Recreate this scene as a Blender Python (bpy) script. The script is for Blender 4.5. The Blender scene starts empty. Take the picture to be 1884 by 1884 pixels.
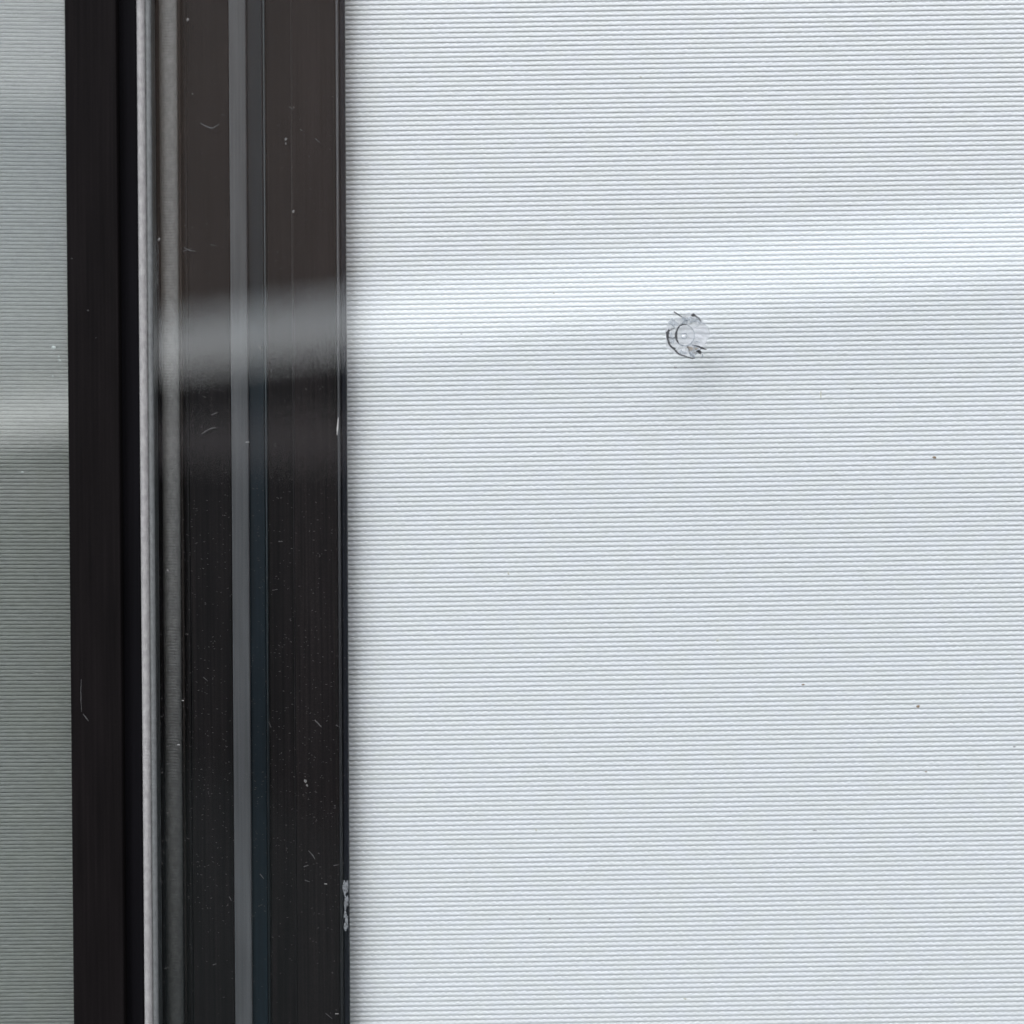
import bpy, bmesh, math, random
import numpy as np
from mathutils import Vector, Matrix

random.seed(7)
rng = np.random.default_rng(7)
scene = bpy.context.scene
col = scene.collection

# ------------------------------------------------------------------ camera
S = 0.00015            # metres of window per photo pixel at the glass (photo 1884 px = 0.283 m)
CAM_D = 0.60
PITCH = math.radians(1.7)
ROLL = math.radians(-0.17)
cam_data = bpy.data.cameras.new("camera")
cam = bpy.data.objects.new("camera", cam_data)
col.objects.link(cam)
cam_data.sensor_width = 36.0
cam_data.lens = 36.0 * CAM_D / (1884 * S)
cam_data.clip_start = 0.01
cam_data.clip_end = 2000
cam_data.dof.use_dof = True
cam_data.dof.focus_distance = CAM_D + 0.008
cam_data.dof.aperture_fstop = 5.0
cam.location = (0, -CAM_D * math.cos(PITCH), CAM_D * math.sin(PITCH))
cam.rotation_euler = (Matrix.Rotation(math.pi / 2 - PITCH, 3, 'X') @ Matrix.Rotation(ROLL, 3, 'Z')).to_euler()
scene.camera = cam

# ------------------------------------------------------------------ daylight
SUN_EL, SUN_AZ = math.radians(50), math.radians(-14)      # soft veiled sun, high in front of the window
world = bpy.data.worlds.new("World")
scene.world = world
world.use_nodes = True
wn = world.node_tree
wn.nodes.clear()
sky = wn.nodes.new("ShaderNodeTexSky")
sky.sky_type = 'NISHITA'
sky.sun_disc = False
sky.sun_elevation = SUN_EL
sky.sun_rotation = math.pi - SUN_AZ
sky.air_density = 1.0
sky.dust_density = 0.6
sky.ozone_density = 1.0
bg = wn.nodes.new("ShaderNodeBackground")
bg.inputs["Strength"].default_value = 0.125
wo = wn.nodes.new("ShaderNodeOutputWorld")
hs = wn.nodes.new("ShaderNodeHueSaturation")            # high thin cloud: the sky's colour is washed out evenly
hs.inputs["Saturation"].default_value = 0.26
wn.links.new(sky.outputs[0], hs.inputs["Color"])
wb = wn.nodes.new("ShaderNodeMix"); wb.data_type = 'RGBA'; wb.blend_type = 'MULTIPLY'
wb.inputs[0].default_value = 1.0
wb.inputs[7].default_value = (0.958, 0.98, 1.06, 1)      # cool white balance of the photograph, even over the whole sky
wn.links.new(hs.outputs[0], wb.inputs[6])
wn.links.new(wb.outputs[2], bg.inputs[0])
wn.links.new(bg.outputs[0], wo.inputs[0])

sun_d = bpy.data.lights.new("sun", 'SUN')
sun_d.energy = 1.4
sun_d.angle = math.radians(80)
sun_d.color = (0.995, 0.99, 0.99)
sun = bpy.data.objects.new("sun", sun_d)
col.objects.link(sun)
sdir = Vector((math.sin(SUN_AZ) * math.cos(SUN_EL), -math.cos(SUN_AZ) * math.cos(SUN_EL), math.sin(SUN_EL)))
sun.rotation_euler = sdir.to_track_quat('Z', 'Y').to_euler()
sun.location = sdir * 5

vs = scene.view_settings
vs.view_transform = 'Standard'
vs.look = 'None'
vs.exposure = 1.27
vs.gamma = 1.0
vs.use_curve_mapping = False
scene.cycles.use_denoising = True
scene.cycles.use_adaptive_sampling = False
scene.cycles.max_bounces = 7
scene.cycles.diffuse_bounces = 3
scene.cycles.glossy_bounces = 3
scene.cycles.transmission_bounces = 3
scene.cycles.transparent_max_bounces = 16
scene.cycles.caustics_reflective = False

# ------------------------------------------------------------------ helpers
def X(px, d=0.0):
    return (px - 942) * S * (CAM_D + d) / CAM_D

def Z(py, d=0.0):
    return -(py - 942) * S * (CAM_D + d) / CAM_D

ZB, ZT = Z(1884) - 0.05, Z(0) + 0.05       # every long piece runs past the picture at both ends

def nodes_of(name):
    m = bpy.data.materials.new(name)
    m.use_nodes = True
    nt = m.node_tree
    return m, nt, nt.nodes["Principled BSDF"]

def objpos(nt, scale=(1, 1, 1)):
    tc = nt.nodes.new("ShaderNodeTexCoord")
    mp = nt.nodes.new("ShaderNodeMapping")
    mp.inputs["Scale"].default_value = scale
    nt.links.new(tc.outputs["Object"], mp.inputs["Vector"])
    return mp.outputs["Vector"]

def noise(nt, scale, stretch=(1, 1, 1), detail=3, rough=0.5):
    n = nt.nodes.new("ShaderNodeTexNoise")
    n.inputs["Scale"].default_value = scale
    n.inputs["Detail"].default_value = detail
    n.inputs["Roughness"].default_value = rough
    nt.links.new(objpos(nt, stretch), n.inputs["Vector"])
    return n.outputs["Fac"]

def ramp(nt, fac, stops):
    r = nt.nodes.new("ShaderNodeValToRGB")
    while len(r.color_ramp.elements) < len(stops):
        r.color_ramp.elements.new(0.5)
    for e, (p, c) in zip(r.color_ramp.elements, stops):
        e.position = p
        e.color = (c[0], c[1], c[2], 1) if not isinstance(c, (int, float)) else (c, c, c, 1)
    nt.links.new(fac, r.inputs[0])
    return r.outputs[0]

def mixc(nt, fac, a, b):
    m = nt.nodes.new("ShaderNodeMix")
    m.data_type = 'RGBA'
    for sock, v in ((m.inputs[0], fac), (m.inputs[6], a), (m.inputs[7], b)):
        if hasattr(v, "is_linked"):
            nt.links.new(v, sock)
        elif isinstance(v, (int, float)):
            sock.default_value = v
        else:
            sock.default_value = (*v, 1)
    return m.outputs[2]

def bump(nt, bsdf, height, strength, dist):
    b = nt.nodes.new("ShaderNodeBump")
    b.inputs["Strength"].default_value = strength
    b.inputs["Distance"].default_value = dist
    nt.links.new(height, b.inputs["Height"])
    nt.links.new(b.outputs[0], bsdf.inputs["Normal"])

def mat_dark(name, c, rough=0.5, spec=0.3, var=0.35, metallic=0.0):
    """Dark coated profile: drawn-length streaks and fine speckle."""
    m, nt, b = nodes_of(name)
    st = noise(nt, 1400, (1, 1, 0.015), 2)
    sp = noise(nt, 3600, (1, 1, 1), 2)
    sl = ramp(nt, noise(nt, 22, (6, 1, 1), 2), [(0.3, 0.80), (0.7, 1.2)])
    k1 = ramp(nt, st, [(0.3, 1 - var), (0.7, 1 + var)])
    k2 = ramp(nt, sp, [(0.3, 1 - var * 0.6), (0.75, 1 + var * 0.8)])
    mul = nt.nodes.new("ShaderNodeMix"); mul.data_type = 'RGBA'; mul.blend_type = 'MULTIPLY'
    mul.inputs[0].default_value = 1
    nt.links.new(k1, mul.inputs[6]); nt.links.new(k2, mul.inputs[7])
    mul2 = nt.nodes.new("ShaderNodeMix"); mul2.data_type = 'RGBA'; mul2.blend_type = 'MULTIPLY'
    mul2.inputs[0].default_value = 1
    mul2.inputs[6].default_value = (*c, 1)
    nt.links.new(mul.outputs[2], mul2.inputs[7])
    mul3 = nt.nodes.new("ShaderNodeMix"); mul3.data_type = 'RGBA'; mul3.blend_type = 'MULTIPLY'
    mul3.inputs[0].default_value = 1
    nt.links.new(mul2.outputs[2], mul3.inputs[6]); nt.links.new(sl, mul3.inputs[7])
    nt.links.new(mul3.outputs[2], b.inputs["Base Color"])
    b.inputs["Roughness"].default_value = rough
    b.inputs["Specular IOR Level"].default_value = spec
    b.inputs["Metallic"].default_value = metallic
    return m

def mat_ribbed(name, c, rough, metallic, pitch, strength):  # rib bump stands in for the reflection of the striped blind
    """Strip with fine horizontal ribs imitating the blind stripes mirrored in it."""
    m, nt, b = nodes_of(name)
    n = noise(nt, 900, (1, 1, 0.6), 2)
    base = mixc(nt, ramp(nt, n, [(0.35, 0.0), (0.7, 1.0)]), tuple(v * 0.82 for v in c), tuple(min(1, v * 1.12) for v in c))
    nt.links.new(base, b.inputs["Base Color"])
    w = nt.nodes.new("ShaderNodeTexWave")
    w.wave_type = 'BANDS'; w.bands_direction = 'Z'
    w.inputs["Scale"].default_value = 1.0 / pitch / 20.0 * 2 * math.pi
    w.inputs["Distortion"].default_value = 0.6
    w.inputs["Detail"].default_value = 1
    nt.links.new(objpos(nt), w.inputs["Vector"])
    bump(nt, b, w.outputs["Fac"], strength, 0.0002)
    b.inputs["Roughness"].default_value = rough
    b.inputs["Metallic"].default_value = metallic
    return m

def mat_glass(name, tint, f0, dust=0.0, seed=0):
    """Window glass: clear or tinted transmission, Fresnel reflection on each face, a trace of dust."""
    m = bpy.data.materials.new(name)
    m.use_nodes = True
    nt = m.node_tree
    nt.nodes.clear()
    out = nt.nodes.new("ShaderNodeOutputMaterial")
    tr = nt.nodes.new("ShaderNodeBsdfTransparent"); tr.inputs[0].default_value = (*tint, 1)
    gl = nt.nodes.new("ShaderNodeBsdfGlossy"); gl.inputs["Roughness"].default_value = 0.0
    geo = nt.nodes.new("ShaderNodeNewGeometry")
    dot = nt.nodes.new("ShaderNodeVectorMath"); dot.operation = 'DOT_PRODUCT'
    nt.links.new(geo.outputs["Normal"], dot.inputs[0]); nt.links.new(geo.outputs["Incoming"], dot.inputs[1])
    ab = nt.nodes.new("ShaderNodeMath"); ab.operation = 'ABSOLUTE'
    nt.links.new(dot.outputs["Value"], ab.inputs[0])
    inv = nt.nodes.new("ShaderNodeMath"); inv.operation = 'SUBTRACT'; inv.inputs[0].default_value = 1
    nt.links.new(ab.outputs[0], inv.inputs[1])
    pw = nt.nodes.new("ShaderNodeMath"); pw.operation = 'POWER'; pw.inputs[1].default_value = 5
    nt.links.new(inv.outputs[0], pw.inputs[0])
    ml = nt.nodes.new("ShaderNodeMath"); ml.operation = 'MULTIPLY_ADD'
    ml.inputs[1].default_value = 1 - f0; ml.inputs[2].default_value = f0
    nt.links.new(pw.outputs[0], ml.inputs[0])
    mx = nt.nodes.new("ShaderNodeMixShader")
    nt.links.new(ml.outputs[0], mx.inputs[0]); nt.links.new(tr.outputs[0], mx.inputs[1]); nt.links.new(gl.outputs[0], mx.inputs[2])
    last = mx.outputs[0]
    if dust > 0:
        df = nt.nodes.new("ShaderNodeBsdfDiffuse"); df.inputs[0].default_value = (0.55, 0.53, 0.5, 1)
        fine = ramp(nt, noise(nt, 1500, (0.35, 1, 1.6), 3, 0.7), [(0.55, 0.0), (0.78, 1.0)])
        patch = ramp(nt, noise(nt, 60, (1, 1, 0.7), 3), [(0.35, 0.15), (0.7, 1.0)])
        a = nt.nodes.new("ShaderNodeMath"); a.operation = 'MULTIPLY'
        nt.links.new(fine, a.inputs[0]); nt.links.new(patch, a.inputs[1])
        b2 = nt.nodes.new("ShaderNodeMath"); b2.operation = 'MULTIPLY_ADD'
        b2.inputs[1].default_value = dust; b2.inputs[2].default_value = dust * 0.06
        nt.links.new(a.outputs[0], b2.inputs[0])
        mx2 = nt.nodes.new("ShaderNodeMixShader")
        nt.links.new(b2.outputs[0], mx2.inputs[0]); nt.links.new(last, mx2.inputs[1]); nt.links.new(df.outputs[0], mx2.inputs[2])
        last = mx2.outputs[0]
    nt.links.new(last, out.inputs["Surface"])
    return m

def mat_fabric(name, a, b_, scale, stretch, rough=0.8):
    m, nt, b = nodes_of(name)
    fib = noise(nt, scale, stretch, 1, 0.65)
    big = noise(nt, 140, (1, 1, 1.4), 0)
    c = mixc(nt, ramp(nt, fib, [(0.3, 0.0), (0.7, 1.0)]), a, b_)
    c2 = mixc(nt, ramp(nt, big, [(0.35, 0.0), (0.65, 1.0)]), c, mixc(nt, 0.12, c, (0.78, 0.80, 0.66)))
    nt.links.new(c2, b.inputs["Base Color"])
    b.inputs["Roughness"].default_value = rough
    b.inputs["Specular IOR Level"].default_value = 0.15
    return m

def mat_plain(name, c, rough=0.7, spec=0.3, var=0.25, scale=900, alpha=None):
    m, nt, b = nodes_of(name)
    n = noise(nt, scale, (1, 1, 1), 4, 0.6)
    nt.links.new(mixc(nt, ramp(nt, n, [(0.3, 0.0), (0.7, 1.0)]), tuple(v * (1 - var) for v in c), tuple(min(1, v * (1 + var)) for v in c)), b.inputs["Base Color"])
    b.inputs["Roughness"].default_value = rough
    b.inputs["Specular IOR Level"].default_value = spec
    if alpha is not None:
        b.inputs["Alpha"].default_value = alpha
    return m

M = {
    'matte':   mat_dark("black_powder_coat", (0.0062, 0.0049, 0.0049), 0.7, 0.06, 0.25),
    'recess':  mat_dark("black_rubber", (0.005, 0.0045, 0.006), 0.75, 0.1, 0.2),
    'bright':  mat_ribbed("aluminium_edge_reflected_stripes", (0.35, 0.335, 0.32), 0.6, 0.0, 0.00040, 0.35),
    'bead':    mat_ribbed("grey_gasket_reflected_stripes", (0.165, 0.16, 0.15), 0.6, 0.0, 0.00042, 0.5),
    'seal':    mat_dark("dark_sealant", (0.0052, 0.0038, 0.0038), 0.5, 0.15, 0.7),
    'spacer':  mat_dark("grey_spacer", (0.080, 0.081, 0.083), 0.45, 0.2, 0.14),
    'blue':    mat_dark("blue_black_strip", (0.006, 0.011, 0.015), 0.3, 0.3, 0.2),
    'brown':   mat_dark("brown_black_frame", (0.0085, 0.0062, 0.0061), 0.5, 0.15, 0.6),
    'line':    mat_dark("thin_grey_bead", (0.05, 0.05, 0.052), 0.4, 0.3, 0.2),
    'lip':     mat_dark("blue_black_lip", (0.008, 0.009, 0.013), 0.5, 0.2, 0.2),
    'glass':   mat_glass("clear_glass", (0.985, 0.993, 0.99), 0.040),
    'tinted':  mat_glass("tinted_glass", (0.755, 0.772, 0.762), 0.07),
    'yarn':    mat_fabric("white_yarn", (0.80, 0.81, 0.82), (0.90, 0.905, 0.91), 2200, (0.25, 1, 1)),
    'ground':  mat_fabric("grey_weave_ground", (0.81, 0.82, 0.825), (0.87, 0.88, 0.885), 1500, (1, 1, 1)),
    'cord':    mat_fabric("pale_woven_cord", (0.66, 0.655, 0.62), (0.78, 0.77, 0.735), 1600, (0.25, 1, 1)),
    'cordgap': mat_fabric("dark_weave_gap", (0.20, 0.205, 0.20), (0.26, 0.265, 0.26), 1500, (1, 1, 1)),
}

def link(name, me, mat, parent=None, smooth=False):
    o = bpy.data.objects.new(name, me)
    col.objects.link(o)
    if mat is not None:
        me.materials.append(mat)
    if smooth:
        me.polygons.foreach_set("use_smooth", [True] * len(me.polygons))
    if parent is not None:
        o.parent = parent
        root_m = Matrix.Identity(4)
        p = parent
        chain = []
        while p is not None:
            chain.append(p)
            p = p.parent
        for p in reversed(chain):
            root_m = root_m @ p.matrix_parent_inverse @ p.matrix_basis
        o.matrix_parent_inverse = root_m.inverted()
    return o

def thing(name, label, cat, loc, group=None):
    o = bpy.data.objects.new(name, None)
    o.empty_display_size = 0.02
    col.objects.link(o)
    o.location = loc
    o["label"] = label
    o["category"] = cat
    if group:
        o["group"] = group
    return o

def extrude(prof, z0=ZB, z1=ZT, back=0.0):
    """Closed solid: front profile [(x, y)...] left to right, flat back at y = back, run along Z."""
    pts = list(prof) + [(prof[-1][0], back), (prof[0][0], back)]
    n = len(pts)
    vs_ = [(x, y, z0) for x, y in pts] + [(x, y, z1) for x, y in pts]
    fs = [(i, (i + 1) % n, n + (i + 1) % n, n + i) for i in range(n)]
    fs += [tuple(range(n - 1, -1, -1)), tuple(range(n, 2 * n))]
    me = bpy.data.meshes.new("profile")
    me.from_pydata(vs_, [], fs)
    bm = bmesh.new(); bm.from_mesh(me); bmesh.ops.recalc_face_normals(bm, faces=bm.faces); bm.to_mesh(me); bm.free()
    return me

def bevelled(p0, p1, d, r, back):
    """Flat strip between two photo columns at depth d with small rounded arrises."""
    x0, x1 = X(p0, d), X(p1, d)
    a = [(x0, d + r), (x0 + 0.3 * r, d + 0.3 * r), (x0 + r, d)]
    b = [(x1 - r, d), (x1 - 0.3 * r, d + 0.3 * r), (x1, d + r)]
    return extrude(a + b, back=back)

def half_round(p0, p1, d, h, back, n=10):
    x0, x1 = X(p0, d), X(p1, d)
    xc, w = (x0 + x1) / 2, (x1 - x0) / 2
    pr = [(xc - w * math.cos(math.pi * i / n), d + h - h * math.sin(math.pi * i / n)) for i in range(n + 1)]
    return extrude(pr, back=back)

# ================================================================== setting (seen only as blurred reflection in the glass)
def sheet(name, sx, sy, z):
    me = bpy.data.meshes.new(name)
    me.from_pydata([(-sx, -sy, z), (sx, -sy, z), (sx, sy, z), (-sx, sy, z)], [], [(0, 1, 2, 3)])
    return me
EYE = cam.location.z
gr = link("ground", sheet("ground", 400, 400, -1.4), mat_plain("mossy_paving", (0.042, 0.054, 0.051), 0.9, 0.2, 0.3, 30))
gr["kind"] = "structure"

def box_between(a, b, z0, z1, th, name):
    """Upright slab along the ground line a-b."""
    a, b = Vector(a), Vector(b)
    t = (b - a).normalized()
    n = Vector((-t.y, t.x)) * th / 2
    q = [a + n, b + n, b - n, a - n]
    vs_ = [(p.x, p.y, z0) for p in q] + [(p.x, p.y, z1) for p in q]
    fs = [(3, 2, 1, 0), (4, 5, 6, 7), (0, 1, 5, 4), (1, 2, 6, 5), (2, 3, 7, 6), (3, 0, 4, 7)]
    me = bpy.data.meshes.new(name)
    me.from_pydata(vs_, [], fs)
    bm = bmesh.new(); bm.from_mesh(me); bmesh.ops.recalc_face_normals(bm, faces=bm.faces); bm.to_mesh(me); bm.free()
    return me

wallA, wallB = Vector((1.93, -2.0)), Vector((-4.0, -15.0))
wt = (wallB - wallA).normalized(); wn_ = Vector((wt.y, -wt.x))
if wn_.dot(Vector((0, 0)) - wallA) < 0:
    wn_ = -wn_
garden_wall = thing("boundary_wall", "dark low wall across the way, seen only mirrored in the glass", "wall", (wallA.x, wallA.y, -1.4))
link("wall_face", box_between(wallA, wallB, -1.41, EYE + 0.35, 0.12, "wall_face"), mat_plain("dark_stained_wall", (0.012, 0.011, 0.011), 0.9, 0.1, 0.3, 6), garden_wall)
off = wn_ * 0.09
link("rail", box_between(wallA + off, wallB + off, EYE - 0.07, EYE + 0.13, 0.06, "rail"), mat_plain("weathered_rail", (0.50, 0.44, 0.42), 0.9, 0.1, 0.2, 6), garden_wall)

canA, canB = Vector((1.75, -2.0)), Vector((-2.6, -9.4))
shelter = thing("open_shelter", "brown boarded shelter roof, seen only mirrored in the glass", "shelter", (canB.x, canB.y, -1.4))
canM = canA.lerp(canB, 0.77)
canE = canA.lerp(canB, 1.12)
ct_ = (canE - canM).normalized()
added_slat_mat = mat_plain("cream_added_slat", (0.80, 0.78, 0.72), 0.9, 0.1, 0.1, 4)
for k in range(33):                                             # added unseen lattice: its gaps let sky brighten the left pane reflection
    p = canM + ct_ * (0.03 + 0.09 * k)
    link("added_slat", box_between(p, p + ct_ * 0.03, EYE + 0.46, EYE + 3.2, 0.006, "added_slat"), added_slat_mat, shelter)
for zz in (0.44, 3.2):
    link("added_lattice_rail", box_between(canM, canE, EYE + zz, EYE + zz + 0.05, 0.05, "added_lattice_rail"), added_slat_mat, shelter)
link("fascia", box_between(canA, canM, EYE + 0.46, EYE + 3.2, 0.10, "fascia"), mat_plain("brown_grey_boarding", (0.50, 0.36, 0.28), 0.9, 0.1, 0.2, 4), shelter)
for f in (0.012, 0.988):
    p = canA.lerp(canB, f)
    ct = (canB - canA).normalized()
    link("post", box_between(p - ct * 0.05, p + ct * 0.05, -1.41, EYE + 0.47, 0.08, "post"), mat_plain("brown_post", (0.12, 0.10, 0.09), 0.9, 0.1, 0.2, 6), shelter)

# ================================================================== window sash with the chipped pane
BACK = 0.0092
sash = thing("window_sash", "glossy black window sash with the chipped clear glass pane", "window sash", (X(440), 0.007, ZB))

# bright edge of the sash: a rounded outer half and a narrower, duller inner bead
e = link("edge_trim", half_round(257.5, 273, -0.0006, 0.0012, 0.0065, 12), M['bright'], sash, False)
link("edge_bead", half_round(273.2, 284.5, 0.0000, 0.0006, 0.0065, 8), mat_ribbed("dull_aluminium_bead", (0.15, 0.155, 0.15), 0.5, 0.2, 0.0004, 0.3), sash)
link("sash_core", extrude([(X(285.2, 0.0088), 0.0088), (X(638, 0.0088), 0.0088)], back=BACK + 0.0008), M['seal'], sash)
link("seal_channel", bevelled(284.8, 301, 0.0085, 0.0003, BACK), M['seal'], sash)
link("gasket", half_round(297, 331, 0.0062, 0.0022, BACK, 16), M['bead'], sash, True)
link("thin_bead", half_round(333, 338, 0.0072, 0.0008, BACK, 6), mat_dark("brown_bead", (0.022, 0.018, 0.016), 0.8, 0.08), sash, True)
link("thin_bead", half_round(344, 350, 0.0072, 0.0008, BACK, 6), mat_dark("grey_bead", (0.016, 0.015, 0.015), 0.8, 0.05), sash, True)
link("seal_face", bevelled(350.2, 426, 0.0074, 0.0002, BACK), M['seal'], sash)
link("spacer_bar", bevelled(426.2, 458, 0.0064, 0.0004, BACK), M['spacer'], sash)
link("inner_strip", bevelled(458.2, 488, 0.0078, 0.0002, BACK), M['blue'], sash)
link("inner_bead", half_round(488.2, 492.5, 0.0070, 0.0006, BACK, 6), mat_dark("blue_grey_bead", (0.026, 0.033, 0.036), 0.45, 0.3), sash, True)
link("frame_face", bevelled(492.7, 546, 0.0076, 0.0003, BACK), M['seal'], sash)
link("frame_step", bevelled(542.2, 621, 0.0071, 0.0001, 0.0085), M['brown'], sash)
link("step_bead", half_round(539.3, 542.1, 0.0069, 0.0004, 0.00755, 6), mat_dark("brown_grey_bead", (0.020, 0.018, 0.018), 0.6, 0.15), sash, True)
link("lip_bead", half_round(621.2, 627, 0.0060, 0.0007, BACK, 8), M['line'], sash, True)
link("frame_lip", bevelled(627.2, 638.5, 0.0070, 0.0006, BACK), M['lip'], sash)

# --- the pane: a 5 mm slab whose front face has a real round pit in it
CHX, CHZ = X(1263.5), Z(618.5)
CR = 41 * S
def pane_mesh(x0, x1, z0, z1, y0, y1, hole=None):
    bm = bmesh.new()
    if hole is None:
        f = [bm.verts.new(p) for p in ((x0, y0, z0), (x1, y0, z0), (x1, y0, z1), (x0, y0, z1))]
        bm.faces.new(f)
    else:
        cx, cz, rad = hole
        n = len(rad)
        corner = [bm.verts.new(p) for p in ((x1, y0, z1), (x0, y0, z1), (x0, y0, z0), (x1, y0, z0))]
        f = [corner[1], corner[2], corner[3], corner[0]]
        ring = []
        for i in range(n):
            a = 2 * math.pi * i / n
            ring.append(bm.verts.new((cx + rad[i] * math.cos(a), y0, cz + rad[i] * math.sin(a))))
        # join ring to the rectangle: one fan of triangles per side plus corner triangles
        q = n // 4
        starts = [n // 8 + k * q for k in range(4)]
        for k in range(4):
            c = corner[k]
            s0 = starts[k]
            c_next = corner[(k + 1) % 4]
            for j in range(q):
                bm.faces.new((c, ring[(s0 + j) % n], ring[(s0 + j + 1) % n]))
            bm.faces.new((c, ring[(s0 + q) % n], c_next))
    g = [bm.verts.new(p) for p in ((x0, y1, z0), (x1, y1, z0), (x1, y1, z1), (x0, y1, z1))]
    bm.faces.new(g)
    fr = f if hole is None else [corner[2], corner[3], corner[0], corner[1]]
    for i in range(4):
        j = (i + 1) % 4
        bm.faces.new((fr[i], fr[j], g[j], g[i]))
    bmesh.ops.recalc_face_normals(bm, faces=bm.faces)
    me = bpy.data.meshes.new("pane")
    bm.to_mesh(me); bm.free()
    return me

NR = 64
rim = []
for i in range(NR):
    a = 2 * math.pi * i / NR
    rim.append(CR * (0.96 + 0.05 * math.sin(2 * a + 0.6) + 0.035 * math.sin(5 * a + 1.2) + 0.02 * math.sin(9 * a) + 0.012 * math.sin(17 * a + 2)))
glass = link("glass_pane", pane_mesh(X(285), X(1884) + 0.06, ZB + 0.005, ZT - 0.005, 0.0, 0.005, (CHX, CHZ, rim)), M['glass'], sash)

# --- crater: crushed glass, rings and radial facets
def mat_crush():
    m = bpy.data.materials.new("crushed_glass"); m.use_nodes = True
    nt = m.node_tree; nt.nodes.clear()
    out = nt.nodes.new("ShaderNodeOutputMaterial")
    rf = nt.nodes.new("ShaderNodeBsdfRefraction"); rf.inputs["Roughness"].default_value = 0.42; rf.inputs["IOR"].default_value = 1.3
    rf.inputs["Color"].default_value = (0.82, 0.83, 0.845, 1)
    df = nt.nodes.new("ShaderNodeBsdfDiffuse"); df.inputs[0].default_value = (0.62, 0.625, 0.65, 1)
    gl = nt.nodes.new("ShaderNodeBsdfGlossy"); gl.inputs["Roughness"].default_value = 0.15
    mx = nt.nodes.new("ShaderNodeMixShader"); mx2 = nt.nodes.new("ShaderNodeMixShader")
    fac = ramp(nt, noise(nt, 900, (1, 1, 1), 4, 0.6), [(0.35, 0.12), (0.7, 0.42)])
    nt.links.new(fac, mx.inputs[0]); nt.links.new(rf.outputs[0], mx.inputs[1]); nt.links.new(df.outputs[0], mx.inputs[2])
    mx2.inputs[0].default_value = 0.05
    nt.links.new(mx.outputs[0], mx2.inputs[1]); nt.links.new(gl.outputs[0], mx2.inputs[2])
    tr = nt.nodes.new("ShaderNodeBsdfTransparent"); mx3 = nt.nodes.new("ShaderNodeMixShader")
    mx3.inputs[0].default_value = 0.30
    nt.links.new(mx2.outputs[0], mx3.inputs[1]); nt.links.new(tr.outputs[0], mx3.inputs[2])
    nt.links.new(mx3.outputs[0], out.inputs["Surface"])
    return m

def crater():
    rings = [1.0, 0.93, 0.86, 0.78, 0.7, 0.6, 0.52, 0.45, 0.41, 0.36, 0.28, 0.18, 0.12, 0.06]
    deep = [0.0, 0.10, 0.24, 0.36, 0.42, 0.50, 0.56, 0.60, 0.95, 1.05, 1.1, 1.12, 0.95, 0.85]
    vs_, fs = [], []
    for k, (r, d) in enumerate(zip(rings, deep)):
        for i in range(NR):
            a = 2 * math.pi * i / NR
            blend = min(1, (1 - r) / 0.5)
            rr = r * (rim[i] * (1 - blend) + CR * blend)
            cx = CHX - (1 - r) * 4 * S
            jit = 0 if k == 0 else (0.10 * math.sin(7 * a + 3 * r) + 0.08 * math.sin(13 * a + 1 + 9 * r) + rng.normal(0, 0.03)) * (1 if r > 0.43 else 0.12)
            vs_.append((cx + rr * math.cos(a), max(0.0, d + jit) * 0.0011, CHZ + rr * math.sin(a)))
        if k:
            for i in range(NR):
                j = (i + 1) % NR
                fs.append(((k - 1) * NR + i, (k - 1) * NR + j, k * NR + j, k * NR + i))
    c = len(vs_)
    vs_.append((CHX - 4 * S, 0.8 * 0.0011, CHZ))
    k = len(rings) - 1
    for i in range(NR):
        fs.append((k * NR + i, k * NR + (i + 1) % NR, c))
    me = bpy.data.meshes.new("impact_pit")
    me.from_pydata(vs_, [], fs)
    bm = bmesh.new(); bm.from_mesh(me)
    for f in bm.faces:
        if f.normal.y > 0:
            f.normal_flip()
    bm.to_mesh(me); bm.free()
    return me
pit = link("impact_pit", crater(), mat_crush(), glass)
pit["label"] = "round grey impact pit with crushed bottom"

CRACK = mat_plain("dark_crack", (0.065, 0.067, 0.07), 0.35, 0.5, 0.5, 2500)  # dark of total internal reflection in the cracks, put into their colour
GRIME = mat_plain("brown_grime", (0.32, 0.29, 0.25), 0.8, 0.2, 0.3, 2500)
HAIR = mat_plain("grey_crack", (0.26, 0.29, 0.31), 0.5, 0.4, 0.3, 2500)

def zpt(u, v):
    """point of the chip close-up (7.246 zoom px per photo px) -> photo px"""
    return 1140 + u / 7.246, 500 + v / 7.246

def ribbon(pts, widths, y, th=0.00018):
    """Thin solid tapering ribbon lying in the pane, through photo-pixel points (px, py)."""
    P = [Vector((X(px), Z(py))) for px, py in pts]
    n = len(P)
    vs_, fs = [], []
    for i in range(n):
        t = (P[min(i + 1, n - 1)] - P[max(i - 1, 0)]).normalized()
        nn = Vector((-t.y, t.x)) * max(widths[i], 0.06) * S / 2
        for q, yy in ((P[i] + nn, y), (P[i] - nn, y), (P[i] - nn, y + th), (P[i] + nn, y + th)):
            vs_.append((q.x, yy, q.y))
    for i in range(n - 1):
        a, b = 4 * i, 4 * i + 4
        for k in range(4):
            l = (k + 1) % 4
            fs.append((a + k, a + l, b + l, b + k))
    fs += [(3, 2, 1, 0), (4 * n - 4, 4 * n - 3, 4 * n - 2, 4 * n - 1)]
    me = bpy.data.meshes.new("ribbon")
    me.from_pydata(vs_, [], fs)
    bm = bmesh.new(); bm.from_mesh(me); bmesh.ops.recalc_face_normals(bm, faces=bm.faces); bm.to_mesh(me); bm.free()
    return me

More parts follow.
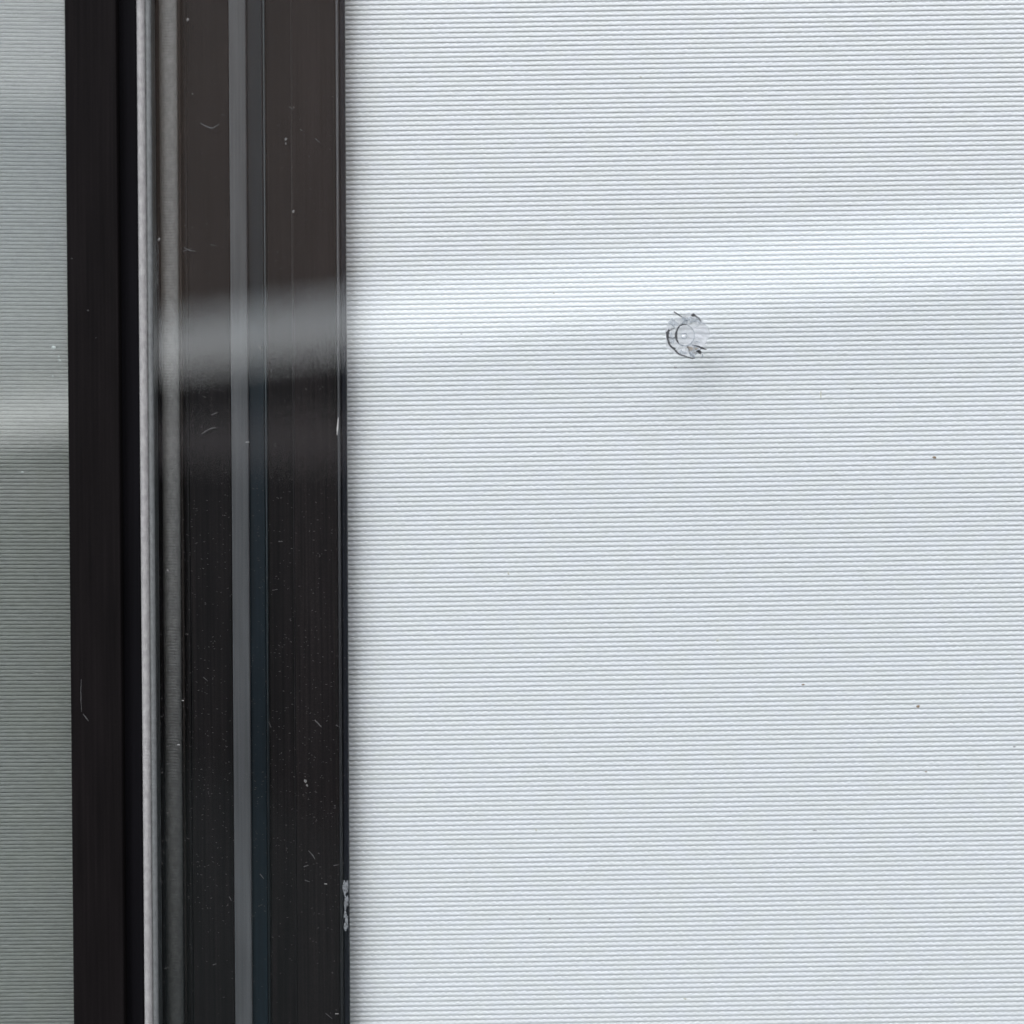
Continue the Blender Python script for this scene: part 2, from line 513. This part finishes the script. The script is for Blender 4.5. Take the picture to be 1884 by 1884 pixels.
def smooth_path(pts, widths, m=5, jitter=0.25):
    """Catmull-Rom through the points, slight wobble."""
    out, ow = [], []
    n = len(pts)
    for i in range(n - 1):
        p0, p1, p2, p3 = pts[max(i - 1, 0)], pts[i], pts[i + 1], pts[min(i + 2, n - 1)]
        for k in range(m):
            t = k / m
            q = [0.5 * (2 * p1[c] + (p2[c] - p0[c]) * t + (2 * p0[c] - 5 * p1[c] + 4 * p2[c] - p3[c]) * t * t + (3 * p1[c] - p0[c] - 3 * p2[c] + p3[c]) * t ** 3) for c in (0, 1)]
            out.append((q[0] + random.uniform(-jitter, jitter), q[1] + random.uniform(-jitter, jitter)))
            ow.append(1.25 * (widths[i] * (1 - t) + widths[i + 1] * t) * random.uniform(0.75, 1.25))
    out.append(pts[-1]); ow.append(widths[-1])
    return out, ow

cracks = [
    (CRACK, [(668, 785), (645, 820), (640, 880), (655, 945), (690, 1010), (745, 1045)], [3.2, 4.6, 3.6, 3.0, 2.6, 3.6]),
    (CRACK, [(745, 1055), (770, 1090), (820, 1120), (900, 1145), (960, 1165), (1000, 1165)], [3.0, 2.2, 2.0, 1.8, 2.0, 0.8]),
    (CRACK, [(905, 720), (850, 715), (800, 735), (768, 790), (752, 850), (762, 920), (790, 970)], [0.6, 1.8, 2.0, 2.4, 3.8, 3.0, 1.2]),
    (HAIR,  [(790, 970), (830, 992), (890, 1000), (945, 975), (985, 920), (995, 860), (980, 790), (940, 740), (905, 722)], [1.4, 1.8, 1.8, 1.5, 1.1, 0.8, 0.8, 0.9, 0.8]),
    (CRACK, [(725, 545), (760, 570), (800, 595), (835, 615)], [1.8, 2.2, 2.2, 0.6]),
    (HAIR,  [(835, 615), (880, 650), (900, 690), (860, 700)], [2.2, 2.6, 2.0, 0.6]),
    (CRACK, [(955, 600), (985, 590), (1010, 605)], [1.5, 5.6, 1.4]),
    (CRACK, [(1010, 605), (1050, 630), (1078, 660), (1090, 690)], [1.6, 1.5, 1.4, 0.5]),
    (CRACK, [(1000, 990), (1060, 1010), (1100, 1030), (1160, 1050)], [0.6, 2.6, 3.6, 0.8]),
    (CRACK, [(1040, 1060), (1065, 1080), (1085, 1110)], [2.0, 6.0, 1.4]),
    (HAIR,  [(930, 1090), (960, 1120), (1000, 1150), (985, 1170)], [2.5, 2.8, 2.4, 0.8]),
    (HAIR,  [(1000, 930), (1040, 945), (1075, 955)], [0.7, 1.2, 0.5]),
    (HAIR,  [(660, 700), (700, 720), (740, 760)], [0.8, 1.6, 1.0]),
    (CRACK, [(735, 765), (700, 775), (680, 785)], [0.8, 1.2, 1.2]),
    (CRACK, [(650, 890), (690, 893), (745, 897)], [2.4, 1.0, 0.6]),
    (HAIR,  [(940, 690), (970, 680), (1000, 665), (1020, 690)], [1.0, 1.8, 1.4, 0.6]),
    (HAIR,  [(1090, 690), (1130, 705), (1150, 700)], [0.8, 1.3, 0.5]),
    (CRACK, [(905, 1005), (925, 1050), (930, 1095)], [0.6, 1.2, 0.5]),
    (HAIR,  [(960, 985), (1000, 1000), (1055, 1015)], [1.6, 2.6, 1.5]),
    (CRACK, [(1020, 1075), (1045, 1072), (1070, 1065)], [0.6, 2.4, 2.0]),
    (HAIR,  [(1000, 760), (1050, 730), (1075, 700)], [0.5, 0.9, 0.5]),
    (HAIR,  [(800, 735), (850, 690), (930, 640)], [1.2, 1.8, 1.0]),
    (HAIR,  [(1100, 1110), (1110, 1140), (1080, 1150)], [1.2, 1.4, 0.6]),
]
for mt, pz, wd in cracks:
    pts, ws = smooth_path([zpt(u, v) for u, v in pz], wd)
    link("crack", ribbon(pts, ws, -0.00012), mt, glass)

def blob(px, py, rx, ry, y, th=0.00012, n=14, rough=0.3, sd=0):
    """Small irregular crumb stuck on the glass: a low dome."""
    r_ = random.Random(sd)
    ph = [r_.uniform(0, 6.28) for _ in range(3)]
    cx, cz = X(px), Z(py)
    vs_, fs = [], []
    for k, (s_, yy) in enumerate(((1.0, y), (0.7, y - th * 0.7))):
        for i in range(n):
            a = 2 * math.pi * i / n
            q = s_ * (1 + rough * (0.5 * math.sin(2 * a + ph[0]) + 0.35 * math.sin(3 * a + ph[1]) + 0.3 * math.sin(5 * a + ph[2])))
            vs_.append((cx + rx * S * q * math.cos(a), yy, cz + ry * S * q * math.sin(a)))
    vs_.append((cx, y - th, cz))
    for i in range(n):
        j = (i + 1) % n
        fs.append((i, j, n + j, n + i))
        fs.append((n + i, n + j, 2 * n))
    fs.append(tuple(range(n - 1, -1, -1)))
    me = bpy.data.meshes.new("crumb")
    me.from_pydata(vs_, [], fs)
    bm = bmesh.new(); bm.from_mesh(me); bmesh.ops.recalc_face_normals(bm, faces=bm.faces); bm.to_mesh(me); bm.free()
    return me

# brown grime packed in the lower right of the pit, pale spot at its centre
for k, (u, v, rx, ry) in enumerate([(960, 1040, 5.5, 3.6), (1015, 1040, 3.8, 2.8), (915, 1015, 2.6, 2.0), (1000, 1090, 3.0, 2.2)]):
    link("grime", blob(*zpt(u, v), rx, ry, -0.00002, 0.00004, sd=30 + k), GRIME, glass)
HAZE = mat_plain("crushed_haze", (0.42, 0.46, 0.48), 0.7, 0.3, 0.4, 2200, 0.42)
for k, (u, v, rx, ry) in enumerate([(930, 650, 13, 5.5), (715, 690, 8, 6.5), (1000, 1075, 10, 7.5), (700, 900, 4, 10), (1050, 660, 5, 6), (840, 1085, 7, 4)]):
    link("crushed_patch", blob(*zpt(u, v), rx, ry, -0.00001 - 0.000004 * k, 0.00005, rough=0.5, sd=60 + k), HAZE, glass)
PALE = mat_plain("pale_spot", (0.92, 0.93, 0.95), 0.15, 0.6, 0.05, 500)
link("centre_spot", blob(*zpt(858, 870), 3.0, 2.6, 0.0006, 0.0003, rough=0.12, sd=3), PALE, glass)
pts, ws = smooth_path([zpt(u, v) for u, v in ((815, 850), (850, 830), (895, 845), (900, 880), (865, 905), (820, 885))], [0.8, 1.0, 0.9, 0.8, 1.0, 0.8], 4, 0.1)
link("crack", ribbon(pts, ws, 0.0002), HAIR, glass)

# --- fly specks and smudges on the pane over the blind
SPECK = mat_plain("brown_speck", (0.24, 0.18, 0.12), 0.8, 0.2, 0.3, 3000)
SMUD = mat_plain("yellow_grey_smudge", (0.50, 0.50, 0.42), 0.8, 0.2, 0.2, 3000)
GREY = mat_plain("grey_speck", (0.30, 0.30, 0.30), 0.8, 0.2, 0.3, 3000)
for k, (px, py, rx, ry, mt) in enumerate([
    (1690, 1303, 3.8, 2.3, SPECK), (1478, 1262, 2.6, 1.7, SPECK), (1320, 1180, 2.6, 2.0, SMUD), (1010, 1695, 2.4, 2.2, GREY),
    (1567, 718, 2.8, 1.4, GREY), (1719, 844, 4.0, 2.2, SPECK), (1510, 728, 1.6, 6.5, SMUD), (1243, 677, 3.2, 1.6, GREY),
    (1868, 1378, 2.4, 1.6, GREY), (935, 1055, 1.6, 3.0, SMUD), (1020, 540, 1.8, 1.4, SMUD), (1500, 1532, 4, 1.2, GREY),
    (1180, 147, 2.2, 1.4, SMUD), (1465, 252, 1.8, 2.2, SMUD), (1705, 1424, 2.0, 1.2, SPECK), (850, 615, 1.6, 1.2, GREY),
    (985, 1530, 1.6, 2.2, SMUD), (1260, 1845, 3.0, 1.4, SMUD)]):
    link("speck", blob(px, py, rx, ry, -0.00001, 0.0001, sd=k), mt, glass)

# --- whitish smear of old paint on the lip of the sash
PAINT = mat_plain("old_white_paint", (0.24, 0.25, 0.255), 0.7, 0.3, 0.6, 1400, 0.58)
for k, (py, ry, rx) in enumerate([(1636, 17, 4.6), (1664, 15, 3.8), (1688, 9, 3.0), (1703, 13, 4.2)]):
    o = link("paint_smear", blob(632.5 + (0.5 if k % 2 else -0.5), py, rx, ry, -0.00001 - k * 0.00001, 0.0002, rough=0.45, sd=90 + k), PAINT, glass)

# --- scratches and dust on the dark part of the pane
SCR = mat_plain("fine_scratch", (0.085, 0.082, 0.08), 0.5, 0.5, 0.4, 3000)
SCB = mat_plain("bright_scratch", (0.42, 0.41, 0.39), 0.5, 0.5, 0.4, 3000)
scratches = [
    (SCR, [(374, 228), (384, 234), (396, 237), (408, 230)], 1.5), (SCR, [(342, 455), (352, 460), (363, 462)], 1.5),
    (SCR, [(340, 462), (356, 457)], 0.9), (SCR, [(584, 257), (592, 264)], 1.2), (SCR, [(536, 199), (545, 204)], 1.1),
    (SCR, [(475, 633), (480, 638), (486, 645)], 1.2), (SCR, [(390, 762), (397, 759), (402, 757)], 1.6),
    (SCR, [(372, 797), (382, 790), (392, 786), (401, 786)], 1.6), (SCB, [(453, 812), (460, 812)], 1.4),
    (SCB, [(150, 1312), (155, 1318), (160, 1325)], 1.1), (SCR, [(147, 1248), (146, 1280), (147, 1308)], 0.7),
    (SCR, [(577, 1325), (583, 1331), (589, 1338)], 1.5), (SCR, [(492, 1328), (496, 1338)], 1.2), (SCR, [(616, 1334), (624, 1339)], 1.3),
    (SCR, [(564, 1567), (571, 1575), (576, 1583)], 1.2), (SCR, [(555, 1597), (564, 1594)], 1.6), (SCR, [(557, 1622), (566, 1625)], 1.1),
    (SCB, [(593, 1629), (598, 1629)], 1.3), (SCR, [(417, 1652), (421, 1660)], 1.2), (SCR, [(474, 1610), (481, 1619)], 1.5),
    (SCB, [(332, 1288), (336, 1288)], 1.3), (SCB, [(323, 1370), (328, 1370)], 1.6), (SCR, [(512, 995), (520, 995)], 1.4),
    (SCR, [(216, 1590), (224, 1597)], 0.8), (SCR, [(610, 1595), (622, 1593)], 1.2), (SCR, [(386, 1779), (392, 1777)], 1.4),
    (SCR, [(296, 1786), (304, 1783)], 1.2), (SCB, [(623.5, 767), (622.5, 778), (621.5, 790), (621, 800)], 1.9), (SCR, [(624, 600), (623.5, 640)], 0.7),
    (SCR, [(556, 240), (561, 243)], 1.0), (SCR, [(390, 450), (402, 452)], 1.0), (SCR, [(500, 1085), (510, 1083)], 0.9), (SCR, [(372, 1245), (380, 1252)], 0.9),
    (SCR, [(286, 1548), (296, 1549)], 1.2), (SCB, [(612, 1871), (618, 1871)], 1.2), (SCR, [(594, 1870), (606, 1880)], 0.9),
]
for mt, pts, w in scratches:
    if len(pts) > 2:
        pp, ww = smooth_path(pts, [w * 0.5] + [w] * (len(pts) - 2) + [w * 0.4], 4, 0.2)
    else:
        pp, ww = pts, [w, w * 0.6]
    par = glass if pts[0][0] > 286 else None
    if par is None:
        continue
    link("scratch", ribbon(pp, ww, -0.00008, 0.00006), mt, glass)
for k, (px, py, r) in enumerate([(352, 40, 3.2), (530, 258, 3.0), (530, 266, 2.0), (543, 390, 3.0), (559, 1438, 3.4), (562, 1446, 2.4), (297, 440, 3.0), (308, 1048, 2.6), (545, 200, 1.3), (360, 175, 1.4)]):
    link("dust_speck", blob(px, py, r * 0.7, r, -0.00001, 0.0001, sd=200 + k), mat_plain("pale_dust", (0.17, 0.163, 0.155), 0.8, 0.2, 0.3, 2500), glass)

# fine dust: hundreds of tiny flakes joined into one part
bm = bmesh.new()
for k in range(1800):
    px = random.uniform(288, 634)
    py = random.triangular(-20, 1904, 1500)
    L = random.choice((1.2, 1.6, 2.2, 3.2)) * S
    a = random.gauss(0, 0.35)
    w = random.uniform(0.5, 0.9) * S
    c = Vector((X(px), Z(py)))
    t = Vector((math.cos(a), math.sin(a))); nn = Vector((-t.y, t.x))
    q = [c + t * L / 2 + nn * w / 2, c - t * L / 2 + nn * w / 2, c - t * L / 2 - nn * w / 2, c + t * L / 2 - nn * w / 2]
    lo = [bm.verts.new((p.x, -0.00001, p.y)) for p in q]
    top = bm.verts.new((c.x, -0.00006, c.y))
    for i in range(4):
        bm.faces.new((lo[i], lo[(i + 1) % 4], top))
    bm.faces.new(lo[::-1])
bmesh.ops.recalc_face_normals(bm, faces=bm.faces)
me = bpy.data.meshes.new("fine_dust"); bm.to_mesh(me); bm.free()
fd = link("fine_dust", me, mat_plain("fine_dust", (0.095, 0.09, 0.086), 0.9, 0.1, 0.4, 3000), glass)
fd["kind"] = "stuff"

# ================================================================== frame between the two panes, with the tinted pane on its left
frame = thing("window_frame", "matte black window frame post holding the tinted pane at the left edge", "window frame", (X(170), 0.006, ZB))
link("post_face", bevelled(127, 221, -0.0005, 0.0003, 0.014), M['matte'], frame)
link("post_groove", bevelled(221.3, 257.2, 0.0040, 0.0003, 0.014), M['recess'], frame)
for px0, pts, w in ((0, [(150, 1312), (155, 1318), (160, 1325)], 1.1), (0, [(147.5, 1248), (146.5, 1280), (147.5, 1308)], 0.7)):
    pp, ww = smooth_path(pts, [w * 0.5, w, w * 0.4], 4, 0.2)
    link("scratch", ribbon(pp, ww, -0.00058, 0.00007), mat_plain("post_scratch", (0.10, 0.098, 0.095), 0.5, 0.4, 0.3, 3000), frame)
for k, (px, py, r) in enumerate([(166, 570, 2.0), (137, 475, 1.4), (180, 620, 1.1)]):
    link("dust_speck", blob(px, py, r, r * 0.7, -0.0005, 0.00008, sd=300 + k), mat_plain("post_dust", (0.05, 0.048, 0.047), 0.8, 0.2, 0.3, 2500), frame)
tp = link("glass_pane", pane_mesh(X(0) - 0.08, X(127.5), ZB + 0.005, ZT - 0.005, 0.0018, 0.0058), M['tinted'], frame)
piv = Vector((X(100), 0.004, 0))
tilt = Matrix.Translation(piv) @ Matrix.Rotation(math.radians(-0.65), 4, 'X') @ Matrix.Translation(-piv)
tp.data.transform(tilt)
for k, (px, py, rx, ry) in enumerate([(99, 637, 4.0, 3.6), (110, 661, 3.0, 2.2), (108, 654, 1.6, 2.6), (40, 866, 2.4, 1.6), (97, 690, 1.2, 2.2)]):
    d = 0.0012
    link("dried_drop", blob(px, py, rx, ry, d - (py - 942) * S * 0.0113, 0.0001, rough=0.2, sd=400 + k), mat_plain("dried_drop", (0.42, 0.46, 0.43), 0.5, 0.4, 0.15, 2000), tp)

# ================================================================== blinds
def weave(x0, x1, z0, z1, y, pitch, fill, height, scallop, period, nx, wob, prof):
    """Horizontal cords with scalloped upper edges; returns mesh of open half-cords over the ground sheet."""
    nz = int((z1 - z0) / pitch)
    xs = np.linspace(x0, x1, nx)
    K = len(prof)
    V = np.zeros((nz, nx, K, 3), dtype=np.float32)
    for r in range(nz):
        ph = rng.uniform(0, 1) + 0.35 * r
        u = (xs - x0) / period + ph + 0.12 * np.interp(xs, np.linspace(x0, x1, 40), rng.normal(0, 1, 40))
        saw = u - np.floor(u)
        cell = np.floor(u).astype(int)
        amp = 0.75 + 0.5 * rng.random(cell.max() - cell.min() + 2)[cell - cell.min()]
        bumpy = np.where(saw < 0.7, saw / 0.7, (1 - saw) / 0.3) * amp
        slow = wob * pitch * np.interp(xs, np.linspace(x0, x1, 60), rng.normal(0, 1, 60))
        fine = wob * 0.5 * pitch * np.interp(xs, np.linspace(x0, x1, nx // 3), rng.normal(0, 1, nx // 3))
        zb = z0 + r * pitch + slow
        zt = zb + fill * pitch + scallop * pitch * (bumpy - 0.5) + fine
        h = height * (1 + 0.15 * np.interp(xs, np.linspace(x0, x1, nx // 3), rng.normal(0, 1, nx // 3)))
        for k, (v, d) in enumerate(prof):
            V[r, :, k, 0] = xs
            V[r, :, k, 1] = y - h * d
            V[r, :, k, 2] = zb + (zt - zb) * v
    idx = np.arange(nz * nx * K).reshape(nz, nx, K)
    F = np.stack([idx[:, :-1, :-1], idx[:, 1:, :-1], idx[:, 1:, 1:], idx[:, :-1, 1:]], axis=-1).reshape(-1, 4)
    me = bpy.data.meshes.new("cords")
    me.vertices.add(nz * nx * K); me.vertices.foreach_set("co", V.reshape(-1))
    nf = len(F)
    me.loops.add(nf * 4); me.loops.foreach_set("vertex_index", F.reshape(-1).astype(np.int32))
    me.polygons.add(nf)
    me.polygons.foreach_set("loop_start", np.arange(0, nf * 4, 4, dtype=np.int32))
    me.update(calc_edges=True)
    return me

def slab(x0, x1, y0, y1, z0, z1):
    vs_ = [(x0, y0, z0), (x1, y0, z0), (x1, y1, z0), (x0, y1, z0), (x0, y0, z1), (x1, y0, z1), (x1, y1, z1), (x0, y1, z1)]
    fs = [(3, 2, 1, 0), (4, 5, 6, 7), (0, 1, 5, 4), (1, 2, 6, 5), (2, 3, 7, 6), (3, 0, 4, 7)]
    me = bpy.data.meshes.new("slab")
    me.from_pydata(vs_, [], fs)
    bm = bmesh.new(); bm.from_mesh(me); bmesh.ops.recalc_face_normals(bm, faces=bm.faces); bm.to_mesh(me); bm.free()
    return me

ARCH = [(0.0, 0.0), (0.06, 0.55), (0.25, 0.95), (0.6, 1.0), (0.9, 0.6), (1.0, 0.0)]
DB = 0.0142
kB = (CAM_D + DB) / CAM_D * S
blind = thing("roller_blind", "white finely ribbed woven blind hanging behind the chipped clear pane", "blind", (X(1300, DB), DB, ZB))
bx0, bx1 = X(560, DB), X(1884, DB) + 0.05
rot = Matrix.Translation((X(1300, DB), 0, 0)) @ Matrix.Rotation(math.radians(-0.75), 4, 'Y') @ Matrix.Translation((-X(1300, DB), 0, 0))
me = weave(bx0, bx1, ZB, ZT, DB - 0.0001, 8.82 * kB, 0.69, 0.00011, 0.40, 12.6 * kB, 620, 0.012, ARCH)
me.transform(rot)
y1 = link("woven_rows", me, M['yarn'], blind, True)
y1["kind"] = "stuff"
me = slab(bx0, bx1, DB, DB + 0.0006, ZB, ZT); me.transform(rot)
link("backing_cloth", me, M['ground'], blind)

DL = 0.0095
kL = (CAM_D + DL) / CAM_D * S
blind2 = thing("roller_blind", "greenish grey fine-lined blind behind the tinted pane at the left edge", "blind", (X(60, DL), DL, ZB))
lx0, lx1 = X(0, DL) - 0.06, X(150, DL)
piv = Vector((X(60, DL), DL, Z(300)))
rot2 = Matrix.Translation(piv) @ Matrix.Rotation(math.radians(0.35), 4, 'Y') @ Matrix.Rotation(math.radians(3.0), 4, 'Z') @ Matrix.Translation(-piv)
FLAT = [(0.0, 0.0), (0.03, 0.7), (0.15, 1.0), (0.85, 1.0), (0.97, 0.7), (1.0, 0.0)]
me = weave(lx0, lx1, ZB, ZT, DL - 0.0001, 6.9 * kL, 0.89, 0.00018, 0.03, 11 * kL, 160, 0.012, FLAT)
me.transform(rot2)
y2 = link("woven_rows", me, M['cord'], blind2, True)
y2["kind"] = "stuff"
me = slab(lx0, lx1, DL, DL + 0.0006, ZB, ZT); me.transform(rot2)
link("backing_cloth", me, M['cordgap'], blind2)
